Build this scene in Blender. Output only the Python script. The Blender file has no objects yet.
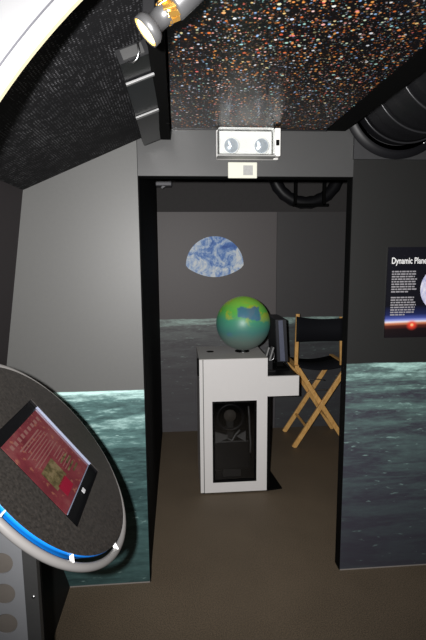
import bpy, bmesh, math, random
from mathutils import Vector, Matrix
random.seed(7)
SC = bpy.context.scene
COL = SC.collection
PI = math.pi
V = Vector

# ------------------------------------------------------------------ materials
class Nodes:
    """small helper that writes shader maths"""
    def __init__(s, name):
        s.m = bpy.data.materials.new(name); s.m.use_nodes = True
        s.t = s.m.node_tree; s.t.nodes.clear()
        s.out = s.new('ShaderNodeOutputMaterial')
        s.bsdf = s.new('ShaderNodeBsdfPrincipled')
        s.link(s.bsdf.outputs[0], s.out.inputs[0])
        s.co = s.new('ShaderNodeTexCoord').outputs['Object']
    def new(s, k): return s.t.nodes.new(k)
    def link(s, a, b): s.t.links.new(a, b)
    def put(s, sock, v):
        if isinstance(v, bpy.types.NodeSocket): s.link(v, sock)
        elif isinstance(v, (tuple, list)) and len(v) == 3 and sock.type == 'RGBA': sock.default_value = (*v, 1)
        else: sock.default_value = v
    def math(s, op, a, b=None, clamp=False):
        n = s.new('ShaderNodeMath'); n.operation = op; n.use_clamp = clamp
        s.put(n.inputs[0], a)
        if b is not None: s.put(n.inputs[1], b)
        return n.outputs[0]
    def xyz(s, v=None):
        n = s.new('ShaderNodeSeparateXYZ'); s.link(v or s.co, n.inputs[0]); return n.outputs
    def comb(s, x, y, z):
        n = s.new('ShaderNodeCombineXYZ')
        for i, q in enumerate((x, y, z)): s.put(n.inputs[i], q)
        return n.outputs[0]
    def noise(s, vec=None, scale=5., detail=4., rough=.55, dist=0.):
        n = s.new('ShaderNodeTexNoise'); s.link(vec or s.co, n.inputs['Vector'])
        n.inputs['Scale'].default_value = scale; n.inputs['Detail'].default_value = detail
        n.inputs['Roughness'].default_value = rough; n.inputs['Distortion'].default_value = dist
        return n.outputs[0]
    def voronoi(s, vec=None, scale=5., rand=1.):
        n = s.new('ShaderNodeTexVoronoi'); s.link(vec or s.co, n.inputs['Vector'])
        n.inputs['Scale'].default_value = scale; n.inputs['Randomness'].default_value = rand
        return n.outputs['Distance'], n.outputs['Color']
    def ramp(s, v, stops):
        n = s.new('ShaderNodeValToRGB'); s.link(v, n.inputs[0])
        e = n.color_ramp.elements
        while len(e) < len(stops): e.new(.5)
        for i, (p, c) in enumerate(stops):
            e[i].position = p; e[i].color = (*c, 1) if len(c) == 3 else c
        return n.outputs[0]
    def step(s, v, a, b):
        n = s.new('ShaderNodeMapRange'); n.interpolation_type = 'SMOOTHSTEP'
        s.put(n.inputs[0], v); n.inputs[1].default_value = a; n.inputs[2].default_value = b
        return n.outputs[0]
    def mix(s, f, a, b):
        n = s.new('ShaderNodeMix'); n.data_type = 'RGBA'
        s.put(n.inputs[0], f); s.put(n.inputs[6], a); s.put(n.inputs[7], b)
        return n.outputs[2]
    def bump(s, h, strength=.3, dist=.002):
        n = s.new('ShaderNodeBump'); n.inputs['Strength'].default_value = strength
        n.inputs['Distance'].default_value = dist; s.link(h, n.inputs['Height'])
        s.link(n.outputs[0], s.bsdf.inputs['Normal'])
    def set(s, color=None, rough=.5, metal=0., spec=.5, emit=None, power=0., coat=0.):
        b = s.bsdf
        if color is not None: s.put(b.inputs['Base Color'], color)
        s.put(b.inputs['Roughness'], rough); b.inputs['Metallic'].default_value = metal
        b.inputs['Specular IOR Level'].default_value = spec
        b.inputs['Coat Weight'].default_value = coat
        if emit is not None:
            s.put(b.inputs['Emission Color'], emit); b.inputs['Emission Strength'].default_value = power
        return s.m

def plain(name, color, rough=.5, metal=0., spec=.5, var=.12, scale=30., emit=None, power=0., bump=0.):
    n = Nodes(name)
    k = n.noise(None, scale, 4., .6)
    c = n.mix(k, tuple(x*(1-var) for x in color), tuple(min(1, x*(1+var)) for x in color))
    if bump: n.bump(k, bump)
    return n.set(c, rough, metal, spec, emit, power)

def mural(name, hz, sky, dark, mid, light, fall, seed=0., low=.15, rough=.38, streak=1., amp=.02, glow=.55):
    """printed moonscape: plain sky above the wavy lunar horizon, streaked ground below"""
    n = Nodes(name); x, y, z = n.xyz()
    hn = n.noise(n.comb(n.math('ADD', x, seed), 0., 0.), 3.2, 3., .5)
    h = n.math('ADD', n.math('MULTIPLY', n.math('SUBTRACT', hn, .5), amp), hz)
    d = n.math('SUBTRACT', h, z)
    ground = n.step(d, -.001, .005)
    st = n.noise(n.comb(n.math('ADD', n.math('MULTIPLY', x, 1.3), seed), 0., n.math('MULTIPLY', z, 11.)), 1.5, 8., .62, .35)
    fine = n.noise(n.comb(n.math('ADD', n.math('MULTIPLY', x, 9.), seed), 0., n.math('MULTIPLY', z, 42.)), 1.7, 6., .7)
    spk = n.noise(n.comb(n.math('ADD', n.math('MULTIPLY', x, 7.), seed*2), 3., n.math('MULTIPLY', z, 30.)), 2.1, 3., .5)
    f = n.math('POWER', 2.718, n.math('MULTIPLY', d, -1./fall))
    f = n.math('MAXIMUM', f, low)
    b = n.math('MULTIPLY', n.step(st, .40, .61), streak)
    b = n.math('ADD', n.math('MULTIPLY', b, .62), n.math('MULTIPLY', n.step(fine, .38, .72), .38))
    rim = n.math('SUBTRACT', 1., n.step(d, .0, .10))
    b = n.math('MULTIPLY', n.math('ADD', b, n.math('MULTIPLY', rim, glow)), f, True)
    c = n.ramp(b, [(0., dark), (.42, mid), (1., light)])
    fl = n.math('MULTIPLY', n.step(spk, .66, .76), n.math('ADD', n.math('MULTIPLY', f, .5), .18))
    c = n.mix(fl, c, light)
    grain = n.noise(None, 60., 3., .6)
    sk = n.mix(grain, tuple(q*.94 for q in sky), tuple(q*1.06 for q in sky))
    return n.set(n.mix(ground, sk, c), rough, 0., .4)

M = {}
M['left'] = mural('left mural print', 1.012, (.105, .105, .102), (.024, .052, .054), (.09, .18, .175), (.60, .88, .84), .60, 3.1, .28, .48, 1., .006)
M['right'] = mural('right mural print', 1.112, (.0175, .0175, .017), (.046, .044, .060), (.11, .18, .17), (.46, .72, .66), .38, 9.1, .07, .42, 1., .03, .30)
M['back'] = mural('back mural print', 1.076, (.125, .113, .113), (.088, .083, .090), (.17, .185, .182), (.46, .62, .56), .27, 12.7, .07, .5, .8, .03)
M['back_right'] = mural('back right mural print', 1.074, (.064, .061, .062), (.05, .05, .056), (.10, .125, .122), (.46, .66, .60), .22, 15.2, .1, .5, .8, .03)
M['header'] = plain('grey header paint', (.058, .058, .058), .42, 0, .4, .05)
M['black'] = plain('matt black', (.002, .002, .002), .8, 0, .08)
M['black_gloss'] = plain('black plastic', (.010, .010, .011), .38, 0, .35)
M['black_wall'] = plain('black wall paint', (.01, .0095, .009), .6, 0, .3)
M['leftwall'] = plain('brown black wall', (.027, .022, .024), .6, 0, .3)
M['backwall'] = plain('dark grey wall', (.05, .047, .047), .7, 0, .2)
M['white'] = plain('white cabinet laminate', (.72, .70, .69), .42, 0, .4, .02)
M['cabinet_top'] = plain('shade grey cabinet top', (.50, .48, .455), .6, 0, .3, .06)  # greyer than the white front: shade of grazing light put into the colour
M['grey_gap'] = plain('grey shadow gap', (.12, .12, .12), .6)
M['arch'] = plain('dimmed white arch paint', (.20, .20, .205), .5, 0, .3, .03)  # white arch, its colour darkened to offset the strong flash up close
M['arch_edge'] = plain('cream arch edge glow', (.40, .36, .24), .5, 0, .3, .03)  # glow along the arch edge put into the colour as cream
M['arch_seam'] = plain('grey seam', (.06, .06, .07), .6)
M['steel'] = plain('brushed steel', (.55, .55, .56), .3, 1., .5)
M['grey_metal'] = plain('grey painted metal', (.13, .13, .14), .38, .3, .5)
M['lamp_grey'] = plain('grey lamp barrel', (.11, .11, .113), .40, .5, .5)
M['gold'] = plain('gold lamp reflector', (.9, .55, .15), .25, 1., .5, .3, 200., (1., .5, .1), .5)
M['tube'] = plain('satin grey rail', (.19, .182, .178), .36, .1, .5, .04)
M['blue'] = plain('blue plastic tray', (.004, .17, .62), .4, 0, .5, .05)
M['plate'] = plain('perforated plate metal', (.24, .245, .26), .42, .35, .5, .05)
M['flange'] = plain('dark flange metal', (.045, .045, .045), .5, .2, .5)
M['taupe'] = plain('taupe board behind holes', (.105, .092, .08), .7)
M['wood'] = None
M['canvas'] = plain('black canvas', (.006, .0065, .009), .85, 0, .2, .3, 300.)
M['duct'] = plain('black ribbed duct', (.007, .007, .0085), .45, 0, .3)
M['duct_ring'] = plain('duct ring', (.03, .03, .033), .3, .3, .5)
M['flangeplate'] = plain('dark grey duct plate', (.030, .030, .032), .55)
M['clearwhite'] = plain('white plastic', (.86, .85, .82), .4, 0, .4, .02)
M['cream'] = plain('cream plastic', (.62, .62, .53), .45, 0, .4, .02)
M['greypatch'] = plain('grey patch', (.33, .33, .32), .6, 0, .3, .4, 400.)
M['monitor'] = plain('monitor shell', (.012, .013, .018), .45)
M['monitor_edge'] = plain('monitor side edge', (.085, .095, .14), .45)
M['bezel'] = plain('black tablet bezel', (.0025, .0025, .003), .4, 0, .1)
M['mark'] = plain('silver mark', (.6, .6, .62), .35, .4)
M['white_ink'] = plain('white ink', (.82, .82, .82), .6, 0, .3, .02)
M['grey_ink'] = plain('grey body ink', (.30, .29, .31), .6, 0, .3, .1, 300.)
M['recess'] = plain('flash lit recess edge', (.17, .19, .26), .4, .2)  # flash light on the recess wall, painted paler than the black bezel
M['sealant'] = plain('pale floor sealant', (.30, .27, .25), .7)
M['dull_metal'] = plain('dull bracket metal', (.22, .22, .22), .5, .3)

def mat_wood():
    n = Nodes('golden varnished wood'); x, y, z = n.xyz()
    g = n.noise(n.comb(n.math('MULTIPLY', x, 8.), n.math('MULTIPLY', y, 8.), n.math('MULTIPLY', z, 3.)), 6., 6., .65, 1.)
    c = n.ramp(g, [(.3, (.55, .28, .085)), (.55, (.80, .46, .15)), (.8, (.90, .56, .22))])
    return n.set(c, .4, 0, .4)
M['wood'] = mat_wood()

def mat_floor():
    n = Nodes('brown speckled floor')
    a = n.step(n.noise(None, 190., 3., .8), .3, .7); b = n.noise(None, 2.2, 5., .6)
    c = n.mix(a, (.070, .054, .036), (.21, .161, .112))
    k = n.math('ADD', n.math('MULTIPLY', b, .5), .75)
    g = n.new('ShaderNodeMix'); g.data_type = 'RGBA'; g.blend_type = 'MULTIPLY'
    g.inputs[0].default_value = 1.; n.link(c, g.inputs[6]); n.link(n.comb(k, k, k), g.inputs[7])
    n.bump(a, .15, .001)
    return n.set(g.outputs[2], .6, 0, .3)
M['floor'] = mat_floor()

def mat_mesh():
    n = Nodes('black perforated fabric'); x, y, z = n.xyz()
    v = n.comb(x, y, 0.)
    d, c = n.voronoi(v, 120., .15)
    big = n.noise(None, 3.5, 5., .6); sm = n.noise(None, 42., 3., .8)
    dots = n.math('SUBTRACT', 1., n.step(d, .16, .36))
    dots = n.math('MULTIPLY', dots, n.math('MULTIPLY', n.step(sm, .44, .62), n.step(big, .34, .62)))
    col = n.mix(dots, n.mix(big, (.005, .005, .006), (.013, .013, .014)), (.19, .19, .20))
    return n.set(col, .75, 0, .15)
M['mesh'] = mat_mesh()

def mat_stars():
    n = Nodes('printed star field'); x, y, z = n.xyz()
    col = None
    v = n.comb(x, y, 0.)
    clouds = n.noise(v, 4., 4., .6)
    base = n.mix(clouds, (.002, .002, .003), (.008, .007, .008))
    hot = [(0., (.85, .18, .04)), (.2, (1., .45, .10)), (.34, (.70, .10, .04)), (.45, (1., .75, .30)),
           (.57, (.40, .80, .72)), (.7, (.30, .52, 1.)), (.85, (1., 1., .95)), (1., (1., .12, .10))]
    for sc, lo, hi, keep, k in ((150., .14, .42, .30, .5), (84., .14, .42, .28, 1.0), (50., .12, .30, .45, 1.8), (13., .05, .10, .82, 2.)):
        w = n.new('ShaderNodeVectorMath'); w.operation = 'ADD'
        n.link(v, w.inputs[0]); w.inputs[1].default_value = (sc*.13, sc*.07, 0)
        d, c = n.voronoi(w.outputs[0], sc, 1.)
        r_, g_, b_ = n.xyz(c)
        m = n.math('MULTIPLY', n.math('SUBTRACT', 1., n.step(d, lo, hi)), n.math('GREATER_THAN', g_, keep))
        m = n.math('MULTIPLY', m, n.math('MULTIPLY', n.math('ADD', n.math('POWER', b_, 2.), .15), k), True)
        base = n.mix(m, base, n.ramp(r_, hot) if sc > 30 else (.85, .9, .95))
    return n.set(base, .30, 0, .25)
M['stars'] = mat_stars()

def mat_globe():
    n = Nodes('projected globe image'); x, y, z = n.xyz()
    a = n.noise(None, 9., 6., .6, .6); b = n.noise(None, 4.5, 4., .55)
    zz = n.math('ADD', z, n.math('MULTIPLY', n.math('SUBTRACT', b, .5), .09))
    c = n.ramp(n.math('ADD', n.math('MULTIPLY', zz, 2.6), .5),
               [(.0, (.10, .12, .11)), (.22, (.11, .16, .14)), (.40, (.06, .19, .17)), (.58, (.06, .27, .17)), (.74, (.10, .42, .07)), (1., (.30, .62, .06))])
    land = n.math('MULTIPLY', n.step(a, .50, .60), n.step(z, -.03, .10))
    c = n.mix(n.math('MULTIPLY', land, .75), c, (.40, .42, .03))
    # blue low-lying region on the near side, with a broken outline
    wob = n.math('MULTIPLY', n.math('SUBTRACT', n.noise(None, 22., 3., .6), .5), .045)
    bx = n.math('ADD', x, wob); bz = n.math('ADD', z, wob)
    m = n.math('MULTIPLY', n.math('MULTIPLY', n.step(bx, -.068, -.052), n.math('SUBTRACT', 1., n.step(bx, .088, .100))),
               n.math('MULTIPLY', n.step(n.math('ADD', bz, n.math('MULTIPLY', bx, .2)), .052, .064), n.math('SUBTRACT', 1., n.step(bz, .122, .132))))
    m = n.math('MULTIPLY', m, n.math('LESS_THAN', y, 0.))
    c = n.mix(n.math('MULTIPLY', m, .85), c, (.05, .13, .27))
    pb = n.math('MULTIPLY', n.step(n.noise(None, 6., 3., .5, .4), .54, .66), n.math('SUBTRACT', 1., n.step(z, -.01, .03)))
    c = n.mix(n.math('MULTIPLY', pb, .55), c, (.06, .12, .28))
    return n.set(c, .42, 0, .6, c, .10)
M['globe'] = mat_globe()

def mat_earth():
    n = Nodes('printed half earth')
    a = n.noise(None, 7.5, 9., .68, 1.3); b = n.noise(None, 20., 6., .7, .6)
    k = n.math('ADD', n.math('MULTIPLY', a, .75), n.math('MULTIPLY', b, .25))
    c = n.ramp(k, [(.36, (.05, .14, .50)), (.45, (.14, .30, .72)), (.51, (.50, .66, .92)), (.59, (.92, .97, 1.))])
    return n.set(c, .5, 0, .3)
M['earth'] = mat_earth()

def mat_poster():
    """black space print with a thin bright horizon and a small red sun"""
    n = Nodes('poster print'); x, y, z = n.xyz()
    st = n.noise(n.comb(x, 0., z), 140., 2., .5)
    c = n.mix(n.step(st, .70, .78), (.005, .005, .009), (.10, .10, .12))
    zz = n.math('ADD', z, n.math('MULTIPLY', n.math('POWER', n.math('SUBTRACT', x, .30), 2.), .05))
    t = n.step(zz, .01, .20)
    tt = n.math('DIVIDE', n.math('SUBTRACT', zz, .0), .2, True)
    band = n.ramp(tt, [(0., (.006, .004, .006)), (.22, (.010, .005, .006)), (.31, (.10, .018, .012)), (.365, (.62, .22, .11)),
                       (.405, (.80, .75, .80)), (.435, (.32, .36, .75)), (.49, (.06, .085, .34)), (.58, (.012, .018, .08)), (.8, (.004, .004, .008))])
    c = n.mix(n.math('SUBTRACT', 1., n.step(zz, .17, .2)), c, band)
    dx = n.math('SUBTRACT', x, .135); dz = n.math('SUBTRACT', z, .062)
    rr = n.math('SQRT', n.math('ADD', n.math('POWER', dx, 2.), n.math('POWER', n.math('MULTIPLY', dz, 1.1), 2.)))
    c = n.mix(n.math('SUBTRACT', 1., n.step(rr, .006, .034)), c, (.85, .06, .03))
    c = n.mix(n.math('SUBTRACT', 1., n.step(rr, .002, .012)), c, (.95, .55, .25))
    return n.set(c, .5, 0, .2)
M['poster'] = mat_poster()

def mat_planet():
    n = Nodes('printed pale planet')
    a = n.noise(None, 16., 6., .6, .8)
    return n.set(n.ramp(a, [(.35, (.30, .33, .62)), (.5, (.62, .62, .80)), (.62, (.88, .87, .92))]), .35, 0, .4)
M['planet'] = mat_planet()

def mat_screen():
    n = Nodes('red tablet page'); x, y, z = n.xyz()
    a = n.noise(None, 16., 5., .6); b = n.noise(None, 60., 3., .6)
    c = n.ramp(a, [(.3, (.035, .006, .009)), (.5, (.065, .012, .016)), (.7, (.085, .03, .03))])
    c = n.mix(n.math('MULTIPLY', n.step(b, .58, .7), .25), c, (.30, .16, .08))
    return n.set(c, .10, 0, .6, (.20, .035, .04), .22)
M['screen'] = mat_screen()
M['screen_line'] = plain('page text ink', (.085, .045, .04), .1, 0, .6, .3, 300., (.34, .12, .11), .22)
def mat_photo():
    n = Nodes('page picture'); a = n.noise(None, 34., 5., .7)
    c = n.ramp(a, [(.35, (.02, .015, .008)), (.5, (.05, .04, .018)), (.62, (.085, .065, .035))])
    return n.set(c, .1, 0, .5, c, .35)
M['photo'] = mat_photo()
M['hot_red'] = plain('page red block', (.085, .004, .012), .1, 0, .6, .2, 60., (.34, .01, .03), .25)

def mat_disc():
    n = Nodes('dark mottled laminate')
    a = n.step(n.noise(None, 130., 5., .7), .2, .8); b = n.noise(None, 260., 2., .6)
    c = n.mix(a, (.007, .006, .0055), (.034, .030, .027))
    c = n.mix(n.math('MULTIPLY', n.step(b, .68, .76), .35), c, (.16, .10, .06))
    return n.set(c, .42, 0, .5)
M['disc'] = mat_disc()

def mat_glass(name, tint, refl, rough=.03):
    n = Nodes(name)
    t = n.new('ShaderNodeBsdfTransparent'); t.inputs[0].default_value = (*tint, 1)
    g = n.new('ShaderNodeBsdfGlossy'); g.inputs['Roughness'].default_value = rough
    f = n.new('ShaderNodeFresnel'); f.inputs[0].default_value = 1.45
    k = n.math('ADD', n.math('MULTIPLY', f.outputs[0], 1.), refl, True)
    mx = n.new('ShaderNodeMixShader'); n.link(k, mx.inputs[0]); n.link(t.outputs[0], mx.inputs[1]); n.link(g.outputs[0], mx.inputs[2])
    n.link(mx.outputs[0], n.out.inputs[0]); n.t.nodes.remove(n.bsdf)
    return n.m
M['cover'] = mat_glass('clear plastic cover', (.97, .98, .98), .05, .2)
M['pane'] = mat_glass('smoked glass pane', (.72, .72, .72), .02, .03)

def mat_glow(name, col, power):
    n = Nodes(name); return n.set(col, .3, 0, .5, col, power)
M['lampface'] = mat_glow('lit lamp lens', (1., .86, .52), 2.2)
M['lamprim'] = mat_glow('warm lamp rim', (1., .60, .16), 1.0)
M['head_glass'] = plain('emergency lamp glass', (.72, .79, .9), .12, .6, .5, .2, 60.)

# ------------------------------------------------------------------ mesh builder
class MB:
    def __init__(s): s.bm = bmesh.new(); s.mats = []; s.cur = 0
    def use(s, m):
        if m not in s.mats: s.mats.append(m)
        s.cur = s.mats.index(m); return s
    def face(s, vs, smooth=False):
        try: f = s.bm.faces.new(vs)
        except ValueError: return None
        f.material_index = s.cur; f.smooth = smooth; return f
    def poly(s, pts): return s.face([s.bm.verts.new(p) for p in pts])
    def box(s, a, b, bevel=0.):
        """axis aligned box between two corners"""
        a, b = V(a), V(b); c = (a+b)/2
        return s.obox(c, V((1, 0, 0)), V((0, 1, 0)), V((0, 0, 1)), abs(b.x-a.x)/2, abs(b.y-a.y)/2, abs(b.z-a.z)/2, bevel)
    def obox(s, c, X, Y, Z, hx, hy, hz, bevel=0.):
        c, X, Y, Z = V(c), V(X), V(Y), V(Z)
        v = [s.bm.verts.new(c + X*hx*i + Y*hy*j + Z*hz*k) for i in (-1, 1) for j in (-1, 1) for k in (-1, 1)]
        fs = [s.face([v[q] for q in f]) for f in ((0, 1, 3, 2), (4, 6, 7, 5), (0, 4, 5, 1), (2, 3, 7, 6), (0, 2, 6, 4), (1, 5, 7, 3))]
        if bevel:
            es = list({e for f in fs for e in f.edges})
            r = bmesh.ops.bevel(s.bm, geom=es, offset=bevel, segments=2, affect='EDGES', profile=.5)
            for f in r['faces']: f.material_index = s.cur
        return s
    def prism(s, pts, d):
        """polygon (3D points) extruded along vector d"""
        d = V(d); a = [s.bm.verts.new(V(p)) for p in pts]; b = [s.bm.verts.new(V(p)+d) for p in pts]
        s.face(a[::-1]); s.face(b); n = len(pts)
        for i in range(n): s.face([a[i], a[(i+1) % n], b[(i+1) % n], b[i]])
        return s
    def beam(s, p, q, w, t, up=(0, 1, 0), bevel=.003):
        p, q = V(p), V(q); Z = (q-p).normalized(); Y = V(up); Y = (Y - Z*Y.dot(Z)).normalized(); X = Y.cross(Z)
        return s.obox((p+q)/2, X, Y, Z, w/2, t/2, (q-p).length/2, bevel)
    def lathe(s, o, axis, prof, n=32, ref=(0, 0, 1), caps=True, mats=None):
        """profile [(r, t)] spun round an axis; mats gives one material per band"""
        o, A = V(o), V(axis).normalized(); R = V(ref)
        if abs(R.dot(A)) > .95: R = V((1, 0, 0))
        X = (R - A*R.dot(A)).normalized(); Y = A.cross(X); rings = []
        for r, t in prof:
            rings.append([s.bm.verts.new(o + A*t + (X*math.cos(2*PI*i/n) + Y*math.sin(2*PI*i/n))*max(r, 1e-5)) for i in range(n)])
        for k in range(len(rings)-1):
            if mats: s.use(mats[k])
            for i in range(n): s.face([rings[k][i], rings[k][(i+1) % n], rings[k+1][(i+1) % n], rings[k+1][i]], True)
        if caps:
            s.face(rings[0][::-1]); s.face(rings[-1])
        return s
    def tube(s, pts, r, n=10, closed=False):
        pts = [V(p) for p in pts]; rings = []; N = len(pts); prev = None
        for i, p in enumerate(pts):
            a = pts[i-1] if (i or closed) else p; b = pts[(i+1) % N] if (i < N-1 or closed) else p
            T = (b-a).normalized()
            X = prev if prev is not None else (V((0, 0, 1)) if abs(T.z) < .9 else V((1, 0, 0)))
            X = (X - T*X.dot(T)).normalized(); prev = X; Y = T.cross(X)
            rr = r[i] if isinstance(r, (list, tuple)) else r
            rings.append([s.bm.verts.new(p + (X*math.cos(2*PI*k/n) + Y*math.sin(2*PI*k/n))*rr) for k in range(n)])
        for i in range(N if closed else N-1):
            A, B = rings[i], rings[(i+1) % N]
            off = 0
            if closed and i == N-1:
                off = min(range(n), key=lambda o: (A[0].co - B[o].co).length)
            for k in range(n): s.face([A[k], A[(k+1) % n], B[(k+1+off) % n], B[(k+off) % n]], True)
        if not closed: s.face(rings[0][::-1]); s.face(rings[-1])
        return s
    def holed(s, outer, holes, d):
        """plate: outer loop with holes, thickness vector d"""
        d = V(d); es = []; loops = []
        for lp in [outer]+holes:
            vs = [s.bm.verts.new(V(p)) for p in lp]; loops.append(vs)
            es += [s.bm.edges.new((vs[i], vs[(i+1) % len(vs)])) for i in range(len(vs))]
        r = bmesh.ops.triangle_fill(s.bm, use_beauty=True, use_dissolve=False, edges=es)
        fs = [f for f in r['geom'] if isinstance(f, bmesh.types.BMFace)]
        for f in fs: f.material_index = s.cur
        ext = bmesh.ops.extrude_face_region(s.bm, geom=fs, use_keep_orig=True)
        vs = [g for g in ext['geom'] if isinstance(g, bmesh.types.BMVert)]
        for g in ext['geom']:
            if isinstance(g, bmesh.types.BMFace): g.material_index = s.cur
        bmesh.ops.translate(s.bm, verts=vs, vec=d)
        for f in s.bm.faces: 
            if f.material_index >= max(1, len(s.mats)): f.material_index = s.cur
        return s
    def sphere(s, c, r, n=48, m=24):
        c = V(c); return s.lathe(c, (0, 0, 1), [(r*math.sin(PI*k/m), -r*math.cos(PI*k/m)) for k in range(m+1)], n, caps=False)
    def build(s, name, mat=None, parent=None, loc=None):
        """world-space shape -> object (kept relative to its thing's base)"""
        base = V(loc) if loc is not None else V((0, 0, 0))
        if parent is not None:
            r = parent
            while r.parent: r = r.parent
            base = V(r.location)
        bmesh.ops.remove_doubles(s.bm, verts=s.bm.verts, dist=1e-6)
        bmesh.ops.recalc_face_normals(s.bm, faces=s.bm.faces)
        bmesh.ops.translate(s.bm, verts=s.bm.verts, vec=-base)
        me = bpy.data.meshes.new(name); s.bm.to_mesh(me); s.bm.free()
        for m in (s.mats or [mat]): me.materials.append(M[m])
        o = bpy.data.objects.new(name, me); COL.objects.link(o)
        if parent is not None: o.parent = parent
        else: o.location = base
        return o

def tag(o, label, cat, group=None):
    o['label'] = label; o['category'] = cat
    if group: o['group'] = group
    return o
def thing(name, label, cat, loc, group=None):
    o = bpy.data.objects.new(name, None); COL.objects.link(o); o.location = loc; o.empty_display_size = .05
    return tag(o, label, cat, group)
def struct(o): o['kind'] = 'structure'; return o

# ------------------------------------------------------------------ setting
Hd, W, T = 2.0, .99, .062
def mesh_z(x): return 1.936 + (x+.504)*.4306

b = MB().use('floor'); b.box((-1.0, -3.3, -.05), (2.1, 2.05, 0)); struct(b.build('floor'))
# front wall: grey mural panel on the left, header over the opening, dark mural panel on the right
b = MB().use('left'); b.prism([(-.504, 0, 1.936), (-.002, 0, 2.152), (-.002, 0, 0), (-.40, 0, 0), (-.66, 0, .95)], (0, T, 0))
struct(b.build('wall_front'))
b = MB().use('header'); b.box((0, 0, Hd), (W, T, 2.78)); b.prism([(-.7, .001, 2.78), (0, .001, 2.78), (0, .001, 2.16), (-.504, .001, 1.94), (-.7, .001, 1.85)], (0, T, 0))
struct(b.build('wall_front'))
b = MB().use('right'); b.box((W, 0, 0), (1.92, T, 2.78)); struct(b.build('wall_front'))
# black lining of the opening
b = MB().use('black'); b.box((0, .001, 0), (.004, T, Hd)); b.box((W-.004, .001, 0), (W, T, Hd)); b.box((0, .001, Hd-.004), (W, T, Hd))
struct(b.build('trim_1'))
b = MB().use('sealant'); b.box((-.40, -.004, 0), (-.001, 0, .004)); b.box((W, -.004, 0), (1.9, 0, .004)); struct(b.build('baseboard_front'))
# inner room
b = MB().use('black'); b.box((-.05, T, 0), (.0, 2.05, 2.45)); struct(b.build('wall_left_inner'))
b = MB().use('black_wall'); b.box((2.0, T, 0), (2.05, 2.05, 2.45)); struct(b.build('wall_right_inner'))
b = MB().use('backwall'); b.box((-.05, 2.0, 0), (2.05, 2.05, 2.45)); struct(b.build('wall_back'))
b = MB().use('back'); b.box((-.0, 1.985, 0), (1.073, 2.0, 2.033)); struct(b.build('wall_back_mural'))
b = MB().use('back_right'); b.box((1.076, 1.987, 0), (2.0, 2.0, 2.033)); struct(b.build('wall_back_mural'))
b = MB().use('black'); b.box((-.05, T, 2.40), (2.05, 2.05, 2.45)); struct(b.build('ceiling'))
# outer room
b = MB().use('leftwall'); b.prism([(-.504, 0, 1.936), (-.66, 0, .95), (-.70, 0, .95), (-.55, 0, 1.96)], (0, -3.3, 0))
b.use('black_wall'); b.prism([(-.66, 0, .95), (-.40, 0, 0), (-.45, 0, 0), (-.70, 0, .95)], (0, -3.3, 0)); struct(b.build('wall_left'))
b = MB().use('mesh'); b.prism([(-.504, 0, 1.936), (.10, 0, mesh_z(.10)), (.10, 0, mesh_z(.10)+.03), (-.504, 0, 1.966)], (0, -3.3, 0)); struct(b.build('ceiling'))
b = MB().use('black'); b.box((-.8, -3.3, 2.75), (1.95, .0, 2.8)); struct(b.build('ceiling'))
b = MB().use('black_wall'); b.box((1.9, -3.3, 0), (1.95, 0, 2.8)); struct(b.build('wall_right'))
b = MB().use('black_wall'); b.box((-1.0, -3.35, 0), (1.95, -3.3, 2.8)); struct(b.build('wall_rear'))
b = MB().use('black'); b.box((.108, -3.3, 2.132), (.148, -.10, 2.26)); b.box((.138, -.34, 2.128), (.147, -.30, 2.15)); struct(b.build('trim_2'))

# ------------------------------------------------------------------ ceiling things
t = thing('star_panel', 'black ceiling panel printed with a field of coloured stars', 'ceiling panel', (.5, -1.6, 2.204))
b = MB().use('stars'); b.box((.154, -3.2, 2.204), (.853, -.003, 2.224)); b.build('printed_sheet', parent=t)
b = MB().use('black'); b.box((.853, -3.2, 2.201), (.945, -.003, 2.235)); b.build('side_border', parent=t)
b = MB().use('black_gloss'); b.box((.15, -.010, 2.199), (.86, -.001, 2.206)); b.build('edge_strip', parent=t)

# curved white portal arch close to the camera
t = thing('portal_arch', 'curved white arch panel with cream edge glow below the sloped mesh ceiling, upper left', 'arch', (-.3, -1.35, 1.9))
cx, cz, R0, yA = .799, 1.2107, 1.124, -1.35
def arch_out(a, r=R0+.4):
    # walk outwards until just short of the sloped ceiling or the left wall
    k = R0+.02
    while k < r:
        x, z = cx+k*math.cos(a), cz+k*math.sin(a)
        xl = -.504-(1.936-z)*.158
        if z > mesh_z(x)-.006 or x < xl+.01: break
        k += .003
    return k
def P(a, r, y): return V((cx+r*math.cos(a), y, cz+r*math.sin(a)))
angs = [math.radians(127+i*1.5) for i in range(36)]
b = MB().use('arch')
for a0, a1 in zip(angs[:-1], angs[1:]):
    b.prism([P(a0, R0+.002, yA), P(a1, R0+.002, yA), P(a1, arch_out(a1), yA), P(a0, arch_out(a0), yA)], (0, .008, 0))
b.build('face_panel', parent=t)
b = MB().use('arch_edge')
for a0, a1 in zip(angs[:-1], angs[1:]):
    b.prism([P(a0, R0-.003, yA-.001), P(a1, R0-.003, yA-.001), P(a1, R0+.002, yA-.001), P(a0, R0+.002, yA-.001)], (0, .010, 0))
b.build('edge_glow', parent=t)
b = MB().use('arch_seam')
for a0, a1 in zip(angs[:-1], angs[1:]):
    b.prism([P(a0, R0+.021, yA-.0012), P(a1, R0+.021, yA-.0012), P(a1, R0+.0235, yA-.0012), P(a0, R0+.0235, yA-.0012)], (0, .003, 0))
b.build('seam', parent=t)
b = MB().use('arch_seam'); a0 = math.radians(141.6); a1 = math.radians(142.6)
b.prism([P(a0, R0+.0235, yA-.004), P(a1, R0+.0235, yA-.004), P(a1, R0+.032, yA-.004), P(a0, R0+.032, yA-.004)], (0, .004, 0)); b.build('clip', parent=t)

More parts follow.
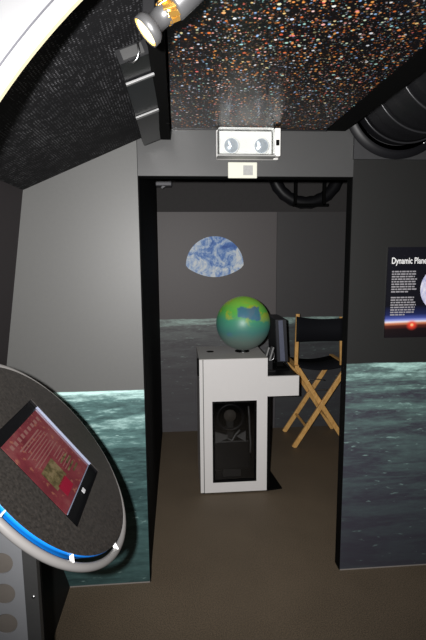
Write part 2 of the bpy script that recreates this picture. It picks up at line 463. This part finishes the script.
# segmented black housing below the mesh
sv = V((.075, 0, .029)).normalized(); nv = V((sv.z, 0, -sv.x))        # across, downwards
t = thing('ceiling_housing', 'black segmented housing with two pale joint strips hung under the sloped mesh ceiling', 'ceiling fixture', (.07, -.5, 2.15))
def hx(y, drop, a, e):     # a: 0 left .. 1 right ; e height above underside
    return V((.036, y, 2.110)) + V((.075, 0, .029))*a - nv*(e-drop)
segs = [(-.90, -.80, .000, .006), (-.795, -.505, .006, .008), (-.50, -.10, .008, .004)]
for y0, y1, d0, d1 in segs:
    b = MB().use('grey_metal' if False else 'black_gloss')
    lo = [hx(y0, d0, 0, 0), hx(y0, d0, 1, 0), hx(y1, d1, 1, 0), hx(y1, d1, 0, 0)]
    hi = [hx(y0, d0, 0, .034), hx(y0, d0, 1, .034), hx(y1, d1, 1, .044), hx(y1, d1, 0, .044)]
    vs = [b.bm.verts.new(p) for p in lo+hi]
    for f in ((0, 1, 2, 3), (7, 6, 5, 4), (0, 4, 5, 1), (1, 5, 6, 2), (2, 6, 7, 3), (3, 7, 4, 0)): b.face([vs[i] for i in f])
    b.build('segment', parent=t)
for y in (-.80, -.502):
    b = MB().use('dull_metal'); b.beam(hx(y, .012, -.01, 0), hx(y, .012, 1.01, 0), .012 if y < -.6 else .020, .006, nv, .001); b.build('joint_strip', parent=t)
b = MB().use('flange'); b.obox(hx(-.902, 0, .5, .017), sv, V((0, 1, 0)), nv, .028, .002, .012, 0); b.build('end_plate', parent=t)

# spotlight
CAM0 = V((.16780492, -2.10304857, 1.63799782))
F = V((.103, -1.1, 2.094)); ax = -V((-.731, -.038, -.677)).normalized()
F = CAM0 + (V((.111, -1.1, 2.094))-CAM0)*.9; SL = .9  # from the lens back along the barrel
t = thing('spotlight', 'lit grey spotlight with gold vents pointing down left beside star ceiling', 'spotlight', F + ax*.13)
b = MB().use('lamp_grey'); b.lathe(F, ax, [(.027, .0), (.029, .0), (.029, .013), (.025, .020), (.0185, .022), (.0185, .048), (.022, .050)], 40, caps=False)
b.build('lamp_head', parent=t)
b = MB().use('lamprim'); b.lathe(F + ax*.002, ax, [(.0275, 0), (.023, .001)], 40, caps=False); b.build('lens_rim', parent=t)
b = MB().use('lampface'); b.lathe(F + ax*.003, ax, [(.023, 0), (.012, .002), (.0, .003)], 40, caps=False); b.build('lens', parent=t)
b = MB().use('gold')
for i in range(9):
    a = 2*PI*i/9; X = ax.orthogonal().normalized(); Y = ax.cross(X)
    b.beam(F + ax*.048 + (X*math.cos(a)+Y*math.sin(a))*.019, F + ax*.070 + (X*math.cos(a+.5)+Y*math.sin(a+.5))*.022, .009, .004, X*math.cos(a)+Y*math.sin(a), .001)
b.lathe(F + ax*.046, ax, [(.016, 0), (.02, .014), (.015, .028)], 20); b.build('vent_ring', parent=t)
b = MB().use('lamp_grey'); b.lathe(F + ax*.068, ax, [(.024, 0), (.028, .004), (.028, .085), (.024, .094)], 40); b.build('rear_barrel', parent=t)
b = MB().use('black_gloss')
q0 = F + V((.004, .045, .030))
b.beam(q0, q0 + V((.004, .0, .10)), .024, .006, (0, 1, 0), .002); b.beam(q0, F + ax*.03, .012, .006, (0, 1, 0), .001); b.build('yoke', parent=t)
tag(MB().use('steel').tube([(.082, -.93, 2.150), (.086, -.93, 2.128), (.080, -.925, 2.114), (.070, -.92, 2.108), (.058, -.915, 2.112)], .0022, 8).build('cable', loc=(.08, -.93, 2.15)),
    'thin silver cable curling from spotlight into black ceiling housing', 'cable')

# emergency light over the opening
t = thing('emergency_light', 'white twin head emergency light in clear cover above the doorway', 'emergency light', (.49, 0, 2.13))
b = MB().use('clearwhite'); b.box((.352, -.022, 2.070), (.632, 0, 2.196), .004); b.build('back_plate', parent=t)
b = MB().use('clearwhite'); b.box((.604, -.075, 2.074), (.630, -.02, 2.192), .004); b.build('side_housing', parent=t)
b = MB().use('black'); b.box((.609, -.077, 2.118), (.624, -.074, 2.142)); b.build('slot', parent=t)
for x in (.413, .546):
    h = MB().use('clearwhite').lathe((x, -.022, 2.122), (0, -1, -.1), [(.020, 0), (.026, .012), (.034, .040), (.034, .046), (.031, .046)], 32, caps=False).build('lamp_head', parent=t)
    MB().use('head_glass').lathe((x, -.022, 2.122), (0, -1, -.1), [(.031, .042), (.018, .047), (.0, .049)], 32, caps=False).build('lens', parent=h)
b = MB().use('cover'); b.box((.354, -.088, 2.078), (.602, -.024, 2.192), .010); b.build('clear_cover', parent=t)
b = MB().use('greypatch'); b.box((.352, -.090, 2.070), (.606, -.022, 2.076)); b.build('bottom_lip', parent=t)
t = thing('small_sign', 'small cream plate with grey square below the emergency light', 'sign', (.47, 0, 2.03))
b = MB().use('cream'); b.box((.405, -.010, 1.990), (.538, -.0005, 2.060), .003); b.build('plate', parent=t)
b = MB().use('greypatch'); b.box((.474, -.0112, 2.003), (.518, -.0098, 2.046)); b.build('square_patch', parent=t)

# ribbed duct at the upper right
t = thing('duct', 'large black ribbed ventilation duct leaving the wall beside star ceiling', 'duct', (1.19, -.5, 2.36))
MB().use('flangeplate').box((.985, -.014, 2.077), (1.60, -.001, 2.70)).build('wall_plate', parent=t)
MB().use('duct').lathe((1.185, -.014, 2.338), (0, -1, 0), [(.20, 0), (.261, 0), (.261, .006), (.235, .009), (.225, .02)], 64, caps=False).build('collar', parent=t)
pf = []
for i in range(13):
    y = .02 + i*.085
    r0 = .214 + .004*i
    pf += [(r0, y), (r0+.002, y+.030), (r0, y+.065), (r0+.002, y+.074)]
MB().use('duct').lathe((1.185, 0, 2.350), (0, -1, .03), pf, 64, caps=False).build('pipe', parent=t)
for y in (.095, .27, .47, .70, .93):
    r0 = .216+.047*y
    a = V((0, -1, .03)).normalized()
    X = V((1, 0, 0)); Y = a.cross(X)
    MB().use('duct_ring').tube([V((1.185, 0, 2.35)) + a*y + (X*math.cos(q)+Y*math.sin(q))*(r0+.004) for q in [2*PI*i/64 for i in range(64)]], .004, 8, True).build('ring', parent=t)
MB().use('steel').tube([(1.185+.225*math.cos(q), -.05, 2.338+.225*math.sin(q)) for q in [math.radians(-62+3*i) for i in range(7)]], [.001, .003, .005, .006, .005, .003, .001], 8).build('foil_tape', parent=t)

# ------------------------------------------------------------------ poster on the right wall
t = thing('poster', 'black space poster about dynamic planet with red sun horizon on right wall', 'poster', (1.172, -.010, 1.238))
MB().use('poster').box((1.172, -.010, 1.238), (1.822, -.001, 1.676)).build('board', parent=t)
def text_mesh(txt, x, z, height, width, mat, parent, y, name):
    cu = bpy.data.curves.new(name, 'FONT'); cu.body = txt; cu.size = 1.; cu.offset = .018; cu.extrude = .002
    o = bpy.data.objects.new(name, cu); COL.objects.link(o)
    bpy.context.view_layer.update()
    me = bpy.data.meshes.new_from_object(o.evaluated_get(bpy.context.evaluated_depsgraph_get()))
    bpy.data.objects.remove(o)
    xs = [v.co.x for v in me.vertices]; ys = [v.co.y for v in me.vertices]
    x0, w0 = min(xs), max(xs)-min(xs); base = 0.; cap = .70
    r = parent.location
    for v in me.vertices:
        v.co = V((x + (v.co.x-x0)*width/w0 - r.x, y - v.co.z*.2 - r.y, z + v.co.y*height/cap - r.z))
    me.materials.append(M[mat])
    q = bpy.data.objects.new(name, me); COL.objects.link(q); q.parent = parent; return q
text_mesh('Dynamic Planet', 1.191, 1.598, .029, .184, 'white_ink', t, -.0102, 'title')
for z0, z1, rows in ((1.566, 1.457, 9), (1.441, 1.345, 8)):
    b = MB().use('grey_ink'); pitch = (z0-z1)/rows
    for i in range(rows):
        x = 1.194; end = 1.194 + (.128 if i < rows-1 else .09) - random.random()*.014; z = z0 - pitch*(i+.5)
        while x < end:
            w = min(.008+random.random()*.018, end-x)
            if w > .003: b.box((x, -.0107, z-pitch*.27), (x+w, -.0100, z+pitch*.27))
            x += w+.0035
    b.build('text_block', parent=t)
b = MB().use('planet'); b.lathe((1.452, -.0100, 1.475), (0, -1, 0), [(.112, 0), (.112, .0008)], 64); b.build('planet_picture', parent=t)

# ------------------------------------------------------------------ earth picture on the back mural
pts = [(.2465+0, 1.562)]
for i in range(41):
    a = PI - PI*i/40; pts.append((.508+.2615*math.cos(a), 1.562+.258*math.sin(a)))
for i in range(1, 24):
    k = i/24; pts.append((.7695-.523*k, 1.562-.052*math.sin(PI*k)**.45 - .055*math.sin(PI*k)))
b = MB().use('earth'); b.prism([(x, 1.9846, z) for x, z in pts[1:]], (0, -.0016, 0))
tag(b.build('earth_picture', loc=(.508, 1.984, 1.562)), 'blue and white half earth picture on the dark back wall', 'picture')

# ------------------------------------------------------------------ white cabinet with side arm
x0, x1, yF, yB, zT = .301, .763, .819, 1.255, .958
t = thing('display_cabinet', 'white cabinet with glass window and side arm under green globe', 'cabinet', (.53, 1.03, 0))
b = MB().use('white')
b.holed([(x0+.028, yF, .012), (x1, yF, .012), (x1, yF, zT), (x0+.028, yF, zT)], [[(.386, yF, .086), (.690, yF, .086), (.690, yF, .668), (.386, yF, .668)]], (0, .02, 0))
b.build('front_panel', parent=t)
b = MB().use('white'); b.box((x0, yF+.002, .012), (x0+.023, yB, zT), .001); b.build('side_panel', parent=t)
b = MB().use('white'); b.box((x1-.02, yF+.02, .012), (x1, yB, zT)); b.build('side_panel', parent=t)
b = MB().use('grey_gap'); b.box((x0+.023, yF+.006, .012), (x0+.028, yF+.02, zT-.012)); b.build('door_gap', parent=t)
b = MB().use('white'); b.box((x0+.023, yB-.02, .012), (x1-.02, yB, zT)); b.build('back_panel', parent=t)
b = MB().use('black'); b.box((x0+.01, yF+.015, 0), (x1-.005, yB-.01, .012)); b.build('plinth', parent=t)
b = MB().use('cabinet_top'); b.box((x0, yF, zT), (x1, yB, zT+.004)); b.build('top_panel', parent=t)
MB().use('black').lathe((.392, 1.06, zT+.004), (0, 0, 1), [(.026, 0), (.026, .002), (.02, .003)], 24).build('cable_hole', parent=t)
b = MB().use('black'); b.box((x0-.010, yF+.03, .84), (x0, yF+.10, .95), .002); b.build('hinge', parent=t)
fr = MB().use('black')
for a, c in (((.386, .086), (.400, .668)), ((.676, .086), (.690, .668)), ((.400, .086), (.676, .100)), ((.400, .654), (.676, .668))):
    fr.box((a[0], yF-.002, a[1]), (c[0], yF+.022, c[1]))
fr = fr.build('window_frame', parent=t)
MB().use('pane').box((.400, yF+.006, .100), (.676, yF+.009, .654)).build('glass_pane', parent=fr)
b = MB().use('black')  # dark liner behind the pane
b.box((.340, yB-.06, .05), (.740, yB-.05, .70)); b.box((.335, yF+.03, .05), (.345, yB-.05, .70)); b.box((.735, yF+.03, .05), (.745, yB-.05, .70))
b.box((.340, yF+.03, .045), (.740, yB-.05, .055)); b.box((.340, yF+.03, .70), (.740, yB-.05, .71)); b.build('liner', parent=t)
arm = MB().use('white'); arm.box((x1, yF+.001, .692), (.981, yF+.021, .832), .001); arm = arm.build('arm_panel', parent=t)
b = MB().use('black_gloss'); b.box((x1, yF+.021, .792), (.975, yB, .828), .002); b.build('arm_shelf', parent=t)
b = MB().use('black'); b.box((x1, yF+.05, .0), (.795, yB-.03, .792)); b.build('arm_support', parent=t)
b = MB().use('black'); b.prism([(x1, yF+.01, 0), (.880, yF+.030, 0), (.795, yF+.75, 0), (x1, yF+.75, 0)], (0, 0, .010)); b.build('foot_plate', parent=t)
MB().use('dull_metal').box((x1+.004, 1.20, .828), (.965, 1.21, .836)).build('shelf_lip', parent=t)

# projector inside
t = thing('projector', 'dark projector with round lens behind the cabinet glass', 'projector', (.53, 1.0, .055))
MB().use('black_gloss').box((.40, .93, .12), (.66, 1.12, .34), .012).build('body', parent=t)
MB().use('flange').box((.47, .96, .055), (.60, 1.08, .13)).build('stand', parent=t)
MB().use('duct').lathe((.525, .975, .505), (0, -1, 0), [(.095, 0), (.105, .012), (.105, .03), (.085, .034), (.080, .02)], 40, caps=False).build('lens_ring', parent=t)
MB().use('taupe').lathe((.525, .985, .505), (0, -1, 0), [(.045, 0), (.03, .012), (.0, .016)], 28, caps=False).build('lens', parent=t)
MB().use('flange').box((.50, .985, .33), (.55, 1.05, .52)).build('post', parent=t)
b = MB().use('dull_metal'); b.prism([(.412, .90, .42), (.412, .90, .335), (.50, .92, .36), (.50, .92, .385)], (0, .01, 0)); b.build('bracket_wing', parent=t)
b = MB().use('dull_metal'); b.prism([(.627, .90, .42), (.627, .90, .34), (.565, .92, .375)], (0, .01, 0)); b.build('bracket_wing', parent=t)
MB().use('dull_metal').tube([(.645, .90, .60), (.652, .90, .52), (.655, .90, .42), (.662, .90, .33), (.660, .90, .26)], .006, 8).build('cable', parent=t)
MB().use('dull_metal').tube([(.50, .90, .37), (.53, .895, .355), (.555, .895, .40), (.585, .9, .43)], .007, 8).build('lever', parent=t)

# globe
t = thing('globe', 'large glossy green and blue globe standing on the white cabinet', 'globe', (.623, 1.01, zT+.004))
g = bpy.data.objects  # sphere keeps its own centre for the map
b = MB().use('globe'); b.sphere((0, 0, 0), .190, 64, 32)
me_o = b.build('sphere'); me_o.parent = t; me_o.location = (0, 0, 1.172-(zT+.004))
MB().use('steel').lathe((.623, 1.01, zT+.004), (0, 0, 1), [(.02, 0), (.02, .004), (.010, .008), (.010, .024)], 24).build('stem', parent=t)
MB().use('black').lathe((.623, 1.05, zT+.004), (0, 0, 1), [(.052, 0), (.052, .005), (.04, .010), (.02, .011)], 32).build('base_ring', parent=t)

# things on the arm
t = thing('monitor', 'black monitor seen side on, right of the green globe', 'monitor', (.915, 1.08, .828))
MB().use('monitor').prism([(.860, .952, .900), (.842, .952, 1.200), (.842, 1.25, 1.200), (.860, 1.25, .900)], (.075, 0, 0)).build('housing', parent=t)
MB().use('monitor_edge').prism([(.880, .950, .906), (.862, .950, 1.194), (.892, .950, 1.196), (.914, .950, .904)], (0, .004, 0)).build('side_edge', parent=t)
MB().use('black_gloss').prism([(.8595, .966, .912), (.8425, .966, 1.19), (.8425, 1.236, 1.19), (.8595, 1.236, .912)], (-.002, 0, 0)).build('screen', parent=t)
b = MB().use('black'); b.box((.85, 1.00, .828), (.96, 1.2, .838), .002); b.box((.88, 1.07, .836), (.93, 1.13, .91)); b.build('stand', parent=t)
t = thing('card_holder', 'small silver slatted card holder between green globe and black monitor', 'card holder', (.815, .99, .828))
for dx in (0, .032):
    MB().use('dull_metal').beam((.772+dx, .985, .905), (.802+dx, .995, 1.000), .011, .06, (0, 1, 0), .002).build('slat', parent=t)
MB().use('steel').tube([(.822+.020*math.cos(q), .98, .94+.034*math.sin(q)) for q in [math.radians(-110+20*i) for i in range(11)]], .0035, 8).build('wire_loop', parent=t)
b = MB().use('black_gloss'); b.box((.772, .95, .828), (.846, 1.03, .838), .001); b.box((.80, .98, .838), (.83, 1.0, .94)); b.build('base', parent=t)

# ------------------------------------------------------------------ director's chair
t = thing('directors_chair', 'tall folding wooden chair with black canvas seat and back by far wall', 'chair', (1.38, 1.72, 0))
ya, yb = 1.545, 1.90
for y, sgn in ((ya, -1), (yb, 1)):
    MB().use('wood').beam((1.142, y-.014, 0.0), (1.590, y-.014, .700), .040, .022).build('leg', parent=t)
    MB().use('wood').beam((1.622, y+.014, 0.0), (1.155, y+.014, .720), .040, .022).build('leg', parent=t)
for x in (1.155, 1.590):
    MB().use('wood').beam((x, ya-.03, .712), (x, yb+.03, .712), .034, .030, (0, 0, 1)).build('seat_rail', parent=t)
MB().use('wood').beam((1.252, ya, .175), (1.252, yb, .175), .020, .014, (0, 0, 1)).build('stretcher', parent=t)
MB().use('wood').beam((1.512, ya, .175), (1.512, yb, .175), .020, .014, (0, 0, 1)).build('stretcher', parent=t)
b = MB().use('canvas'); N = 14; rows = []
for j in (0, 1):
    y = ya-.01 if j == 0 else yb+.01; up = []; dn = []
    for i in range(N+1):
        k = i/N; x = 1.155+.435*k; z = .722-.032*math.sin(PI*k)
        up.append(b.bm.verts.new((x, y, z))); dn.append(b.bm.verts.new((x, y, z-.012)))
    rows.append((up, dn))
(u0, d0), (u1, d1) = rows
for i in range(N):
    b.face([u0[i], u0[i+1], u1[i+1], u1[i]], True); b.face([d0[i], d1[i], d1[i+1], d0[i+1]], True)
    b.face([u0[i], d0[i], d0[i+1], u0[i+1]]); b.face([u1[i], u1[i+1], d1[i+1], d1[i]])
b.face([u0[0], u1[0], d1[0], d0[0]]); b.face([u0[N], d0[N], d1[N], u1[N]]); b.build('seat', parent=t)
MB().use('wood').beam((1.157, ya+.02, .700), (1.163, ya+.01, 1.160), .030, .024).build('back_post', parent=t)
MB().use('wood').beam((1.552, ya+.02, .700), (1.532, ya+.01, 1.130), .022, .024).build('back_post', parent=t)
b = MB().use('canvas'); N = 14; prof = []
for i in range(N+1):
    k = i/N; x = 1.150+.396*k; y = ya-.008+.02*math.sin(PI*k); prof.append((x, y, 1.140-.018*math.sin(PI*k) - .02*k, .925))
fv = [[b.bm.verts.new((x, y, z)) for z in (z1, z0)] for x, y, z1, z0 in prof]
bv = [[b.bm.verts.new((x, y+.012, z)) for z in (z1, z0)] for x, y, z1, z0 in prof]
for i in range(N):
    b.face([fv[i][0], fv[i+1][0], fv[i+1][1], fv[i][1]], True); b.face([bv[i][0], bv[i][1], bv[i+1][1], bv[i+1][0]], True)
    b.face([fv[i][0], bv[i][0], bv[i+1][0], fv[i+1][0]]); b.face([fv[i][1], fv[i+1][1], bv[i+1][1], bv[i][1]])
b.face([fv[0][0], fv[0][1], bv[0][1], bv[0][0]]); b.face([fv[N][0], bv[N][0], bv[N][1], fv[N][1]]); b.build('backrest', parent=t)
for y, z in ((1.57, .485), (1.70, .54)):
    MB().use('steel').tube([(1.30+.16*k, y, z+.012*math.sin(PI*k)) for k in [i/8 for i in range(9)]], .0045, 8).build('hinge_wire', parent=t)

# ------------------------------------------------------------------ small fixtures under the inner ceiling
t = thing('hanging_hose', 'black curved hose on a square bracket under inner ceiling, back right', 'hose', (1.2, 1.85, 2.4))
cen = V((1.30, 1.86, 2.40)); b = MB().use('duct')
b.tube([cen + V((-.30*math.cos(q), 0, -.30*math.sin(q))) for q in [math.radians(2+8*i) for i in range(23)]], [(.050 if i % 2 else .056) for i in range(23)], 14)
b.build('flexible_pipe', parent=t)
b = MB().use('black')
for p, q in (((1.185, 2.40), (1.185, 2.065)), ((1.435, 2.40), (1.435, 2.065)), ((1.165, 2.07), (1.475, 2.07))):
    b.beam((p[0], 1.78, p[1]), (q[0], 1.78, q[1]), .024, .03, (0, 1, 0), .002)
b.build('bracket', parent=t)
t = thing('hanging_lamp', 'small dark ceiling light at the inner room top left corner', 'ceiling light', (.09, 1.75, 2.4))
MB().use('grey_metal').box((.004, 1.70, 2.215), (.135, 1.80, 2.29), .006).build('lamp_body', parent=t)
MB().use('black_gloss').beam((.16, 1.75, 2.40), (.15, 1.75, 2.26), .03, .03).build('stem', parent=t)
MB().use('grey_metal').beam((.05, 1.74, 2.20), (.10, 1.74, 2.24), .02, .02).build('barn_door', parent=t)
MB().use('mark').lathe((.152, 1.735, 2.285), (0, -1, 0), [(.008, 0), (.006, .004)], 16).build('screw', parent=t)

# ------------------------------------------------------------------ touch screen kiosk
th = math.atan2(.784, .621)
n_ = V((math.sin(th), 0, math.cos(th))); X_ = V((math.cos(th), 0, -math.sin(th))); Y_ = V((0, 1, 0))
C_ = V((-.1668, -.9783, 1.1451)); R_ = .28
def L(a, c, h=0.): return C_ + X_*a + Y_*c + n_*h
t = thing('kiosk', 'round tilted touch screen kiosk with blue rim and grey rail', 'kiosk', (-.31, -.86, 0))
hx0, hx1, hy0, hy1 = -.130, .153, -.147, .129
b = MB().use('disc')
b.holed([L(R_*math.cos(2*PI*i/96), R_*math.sin(2*PI*i/96)) for i in range(96)],
        [[L(hx0, hy0), L(hx1, hy0), L(hx1, hy1), L(hx0, hy1)]], -n_*.0018)
top = b.build('table_top', parent=t)
b = MB().use('blue'); b.lathe(C_, -n_, [(.2795, .0018), (.280, .0025), (.280, .0095), (.278, .0105), (.270, .012), (.268, .030), (.255, .056), (.225, .082), (.16, .108), (.09, .122), (.0, .125)], 96, ref=(0, 1, 0), caps=False); b.build('tray', parent=t)
rail = MB().use('tube').tube([L(-.0003+.2967*math.cos(2*PI*i/96), -.0023+.2967*math.sin(2*PI*i/96), -.0150) for i in range(96)], .0098, 14, True).build('hand_rail', parent=t)
for q in [-15-38.6*i for i in range(5)]:
    a = math.radians(q)
    MB().use('clearwhite').beam(L(.279*math.cos(a), .279*math.sin(a), -.006), L(.297*math.cos(a), .297*math.sin(a), -.008), .0035, .010, n_, .001).build('rail_clip', parent=t)
# tablet set into the top
tb = MB().use('bezel'); [tb.obox(L(a, c_, -.0070), X_, Y_, n_, p_, q_, .005) for a, c_, p_, q_ in ((hx0-.002, (hy0+hy1)/2, .002, .14), (hx1+.002, (hy0+hy1)/2, .002, .14), ((hx0+hx1)/2, hy0-.002, .145, .002), ((hx0+hx1)/2, hy1+.002, .145, .002))]; tb.obox(L((hx0+hx1)/2, (hy0+hy1)/2, -.0115), X_, Y_, n_, (hx1-hx0)/2, (hy1-hy0)/2, .004); tb = tb.build('tablet', parent=t)
sx, sy = .009, -.004
so = MB().use('screen')
so.obox((0, 0, 0), (1, 0, 0), (0, 1, 0), (0, 0, 1), .1085, .128, .0006)
def quad(m, a0, a1, c0, c1, h=.0009):
    so.use(m); so.poly([(a0, c0, h), (a1, c0, h), (a1, c1, h), (a0, c1, h)])
for i in range(9): quad('screen_line', -.094, -.082, -.105+i*.024, -.105+i*.024+.014)
for i in range(8):
    a = -.070+i*.0088; quad('screen_line', a, a+(.0042 if i == 0 else .0026), -.085+.012*(i % 3), .055+.008*((i*5) % 4))
quad('photo', .004, .062, -.085, .0)
for i in range(6): quad('screen_line', .006+i*.009, .0085+i*.009, .015, .085-.006*(i % 3))
quad('hot_red', .058, .092, -.07, -.01)
for i in range(4): quad('photo', .030+.014*i, .036+.014*i, .02+.02*(i % 2), .075+.01*(i % 2), .0010)
Sb = so.bm; rot = Matrix((X_, Y_, n_)).transposed()
bmesh.ops.transform(Sb, matrix=Matrix.Translation(L(sx, sy, -.0070)) @ rot.to_4x4(), verts=Sb.verts)
so.build('screen', parent=tb)
MB().use('mark').obox(L(sx+.1265, .004, -.0072), X_, Y_, n_, .0055, .0085, .0006).build('logo', parent=tb)
b = MB().use('recess'); b.obox(L(sx, hy1-.0008, -.0038), X_, Y_, n_, .112, .0012, .0035); b.obox(L(sx+.1105, sy, -.0066), X_, Y_, n_, .0012, .125, .0005); b.build('lit_recess_edge', parent=tb)
# pedestal
b = MB().use('black'); b.prism([(-.385, -.955, 0), (-.222, -.955, 0), (-.222, -.955, .97), (-.245, -.955, 1.01), (-.330, -.955, 1.01), (-.385, -.955, .97)], (0, .02, 0)); b.box((-.385, -.935, 0), (-.290, -.80, 1.0)); b.build('pedestal', parent=t)
b = MB().use('taupe'); b.box((-.380, -.958, .05), (-.262, -.9555, .93)); b.build('backing_board', parent=t)
holes = []
for i in range(9):
    zc = .845-.0885*i
    holes.append([(-.308+.030*math.cos(2*PI*k/28), -.982, zc+.030*math.sin(2*PI*k/28)) for k in range(28)])
b = MB().use('plate'); b.holed([(-.385, -.982, .02), (-.254, -.982, .02), (-.254, -.982, .94), (-.385, -.982, .94)], holes, (0, .004, 0)); b.build('perforated_plate', parent=t)
fl = MB().use('flange'); fl.box((-.254, -.981, .0), (-.219, -.957, .95), .001); fl = fl.build('flange', parent=t)
for z in (.742, .600, .458, .316, .174):
    MB().use('steel').lathe((-.232, -.981, z), (0, -1, 0), [(.0048, 0), (.0045, .002), (.0, .003)], 14, caps=False).build('screw', parent=fl)

# ------------------------------------------------------------------ light
def area(name, loc, target, size, power, color=(1, 1, 1)):
    l = bpy.data.lights.new(name, 'AREA'); l.shape = 'DISK'; l.size = size; l.energy = power; l.color = color
    o = bpy.data.objects.new(name, l); COL.objects.link(o); o.location = loc
    o.rotation_euler = (V(target)-V(loc)).to_track_quat('-Z', 'Y').to_euler(); return o
CAM = V((.16780492, -2.10304857, 1.63799782))
l = bpy.data.lights.new('camera_flash', 'SPOT'); l.energy = 300.; l.color = (1., .985, .97); l.spot_size = math.radians(104); l.spot_blend = 1.; l.shadow_soft_size = .012
o = bpy.data.objects.new('camera_flash', l); COL.objects.link(o); o.location = CAM + V((-.072, -.01, .03))
o.rotation_euler = (V((.40, 0, 1.45)) - o.location).to_track_quat('-Z', 'Y').to_euler()
l = bpy.data.lights.new('spotlight_beam', 'SPOT'); l.energy = 9.; l.color = (1., .90, .74); l.spot_size = math.radians(150); l.spot_blend = 1.; l.shadow_soft_size = .025
o = bpy.data.objects.new('spotlight_beam', l); COL.objects.link(o); o.location = F - ax*.012
o.rotation_euler = (-ax).to_track_quat('-Z', 'Y').to_euler()

w = bpy.data.worlds.new('dark surroundings'); SC.world = w; w.use_nodes = True
w.node_tree.nodes['Background'].inputs[0].default_value = (.02, .02, .022, 1); w.node_tree.nodes['Background'].inputs[1].default_value = 1.

# ------------------------------------------------------------------ camera
cam = bpy.data.cameras.new('camera'); cam.sensor_fit = 'VERTICAL'; cam.sensor_height = 36.; cam.lens = 449.667/640*36
cam.clip_start = .02
co = bpy.data.objects.new('camera', cam); COL.objects.link(co)
r = V((.99684817, -.07890146, -.00826315)); u = V((.01914988, .13823873, .99021378)); f = V((.07698702, .98725104, -.13931398))
m = Matrix((r, u, -f)).transposed().to_4x4(); m.translation = CAM; co.matrix_world = m
SC.camera = co
vs = SC.view_settings; vs.view_transform = 'Standard'; vs.look = 'None'; vs.gamma = 1.; vs.use_curve_mapping = False; vs.exposure = 0.
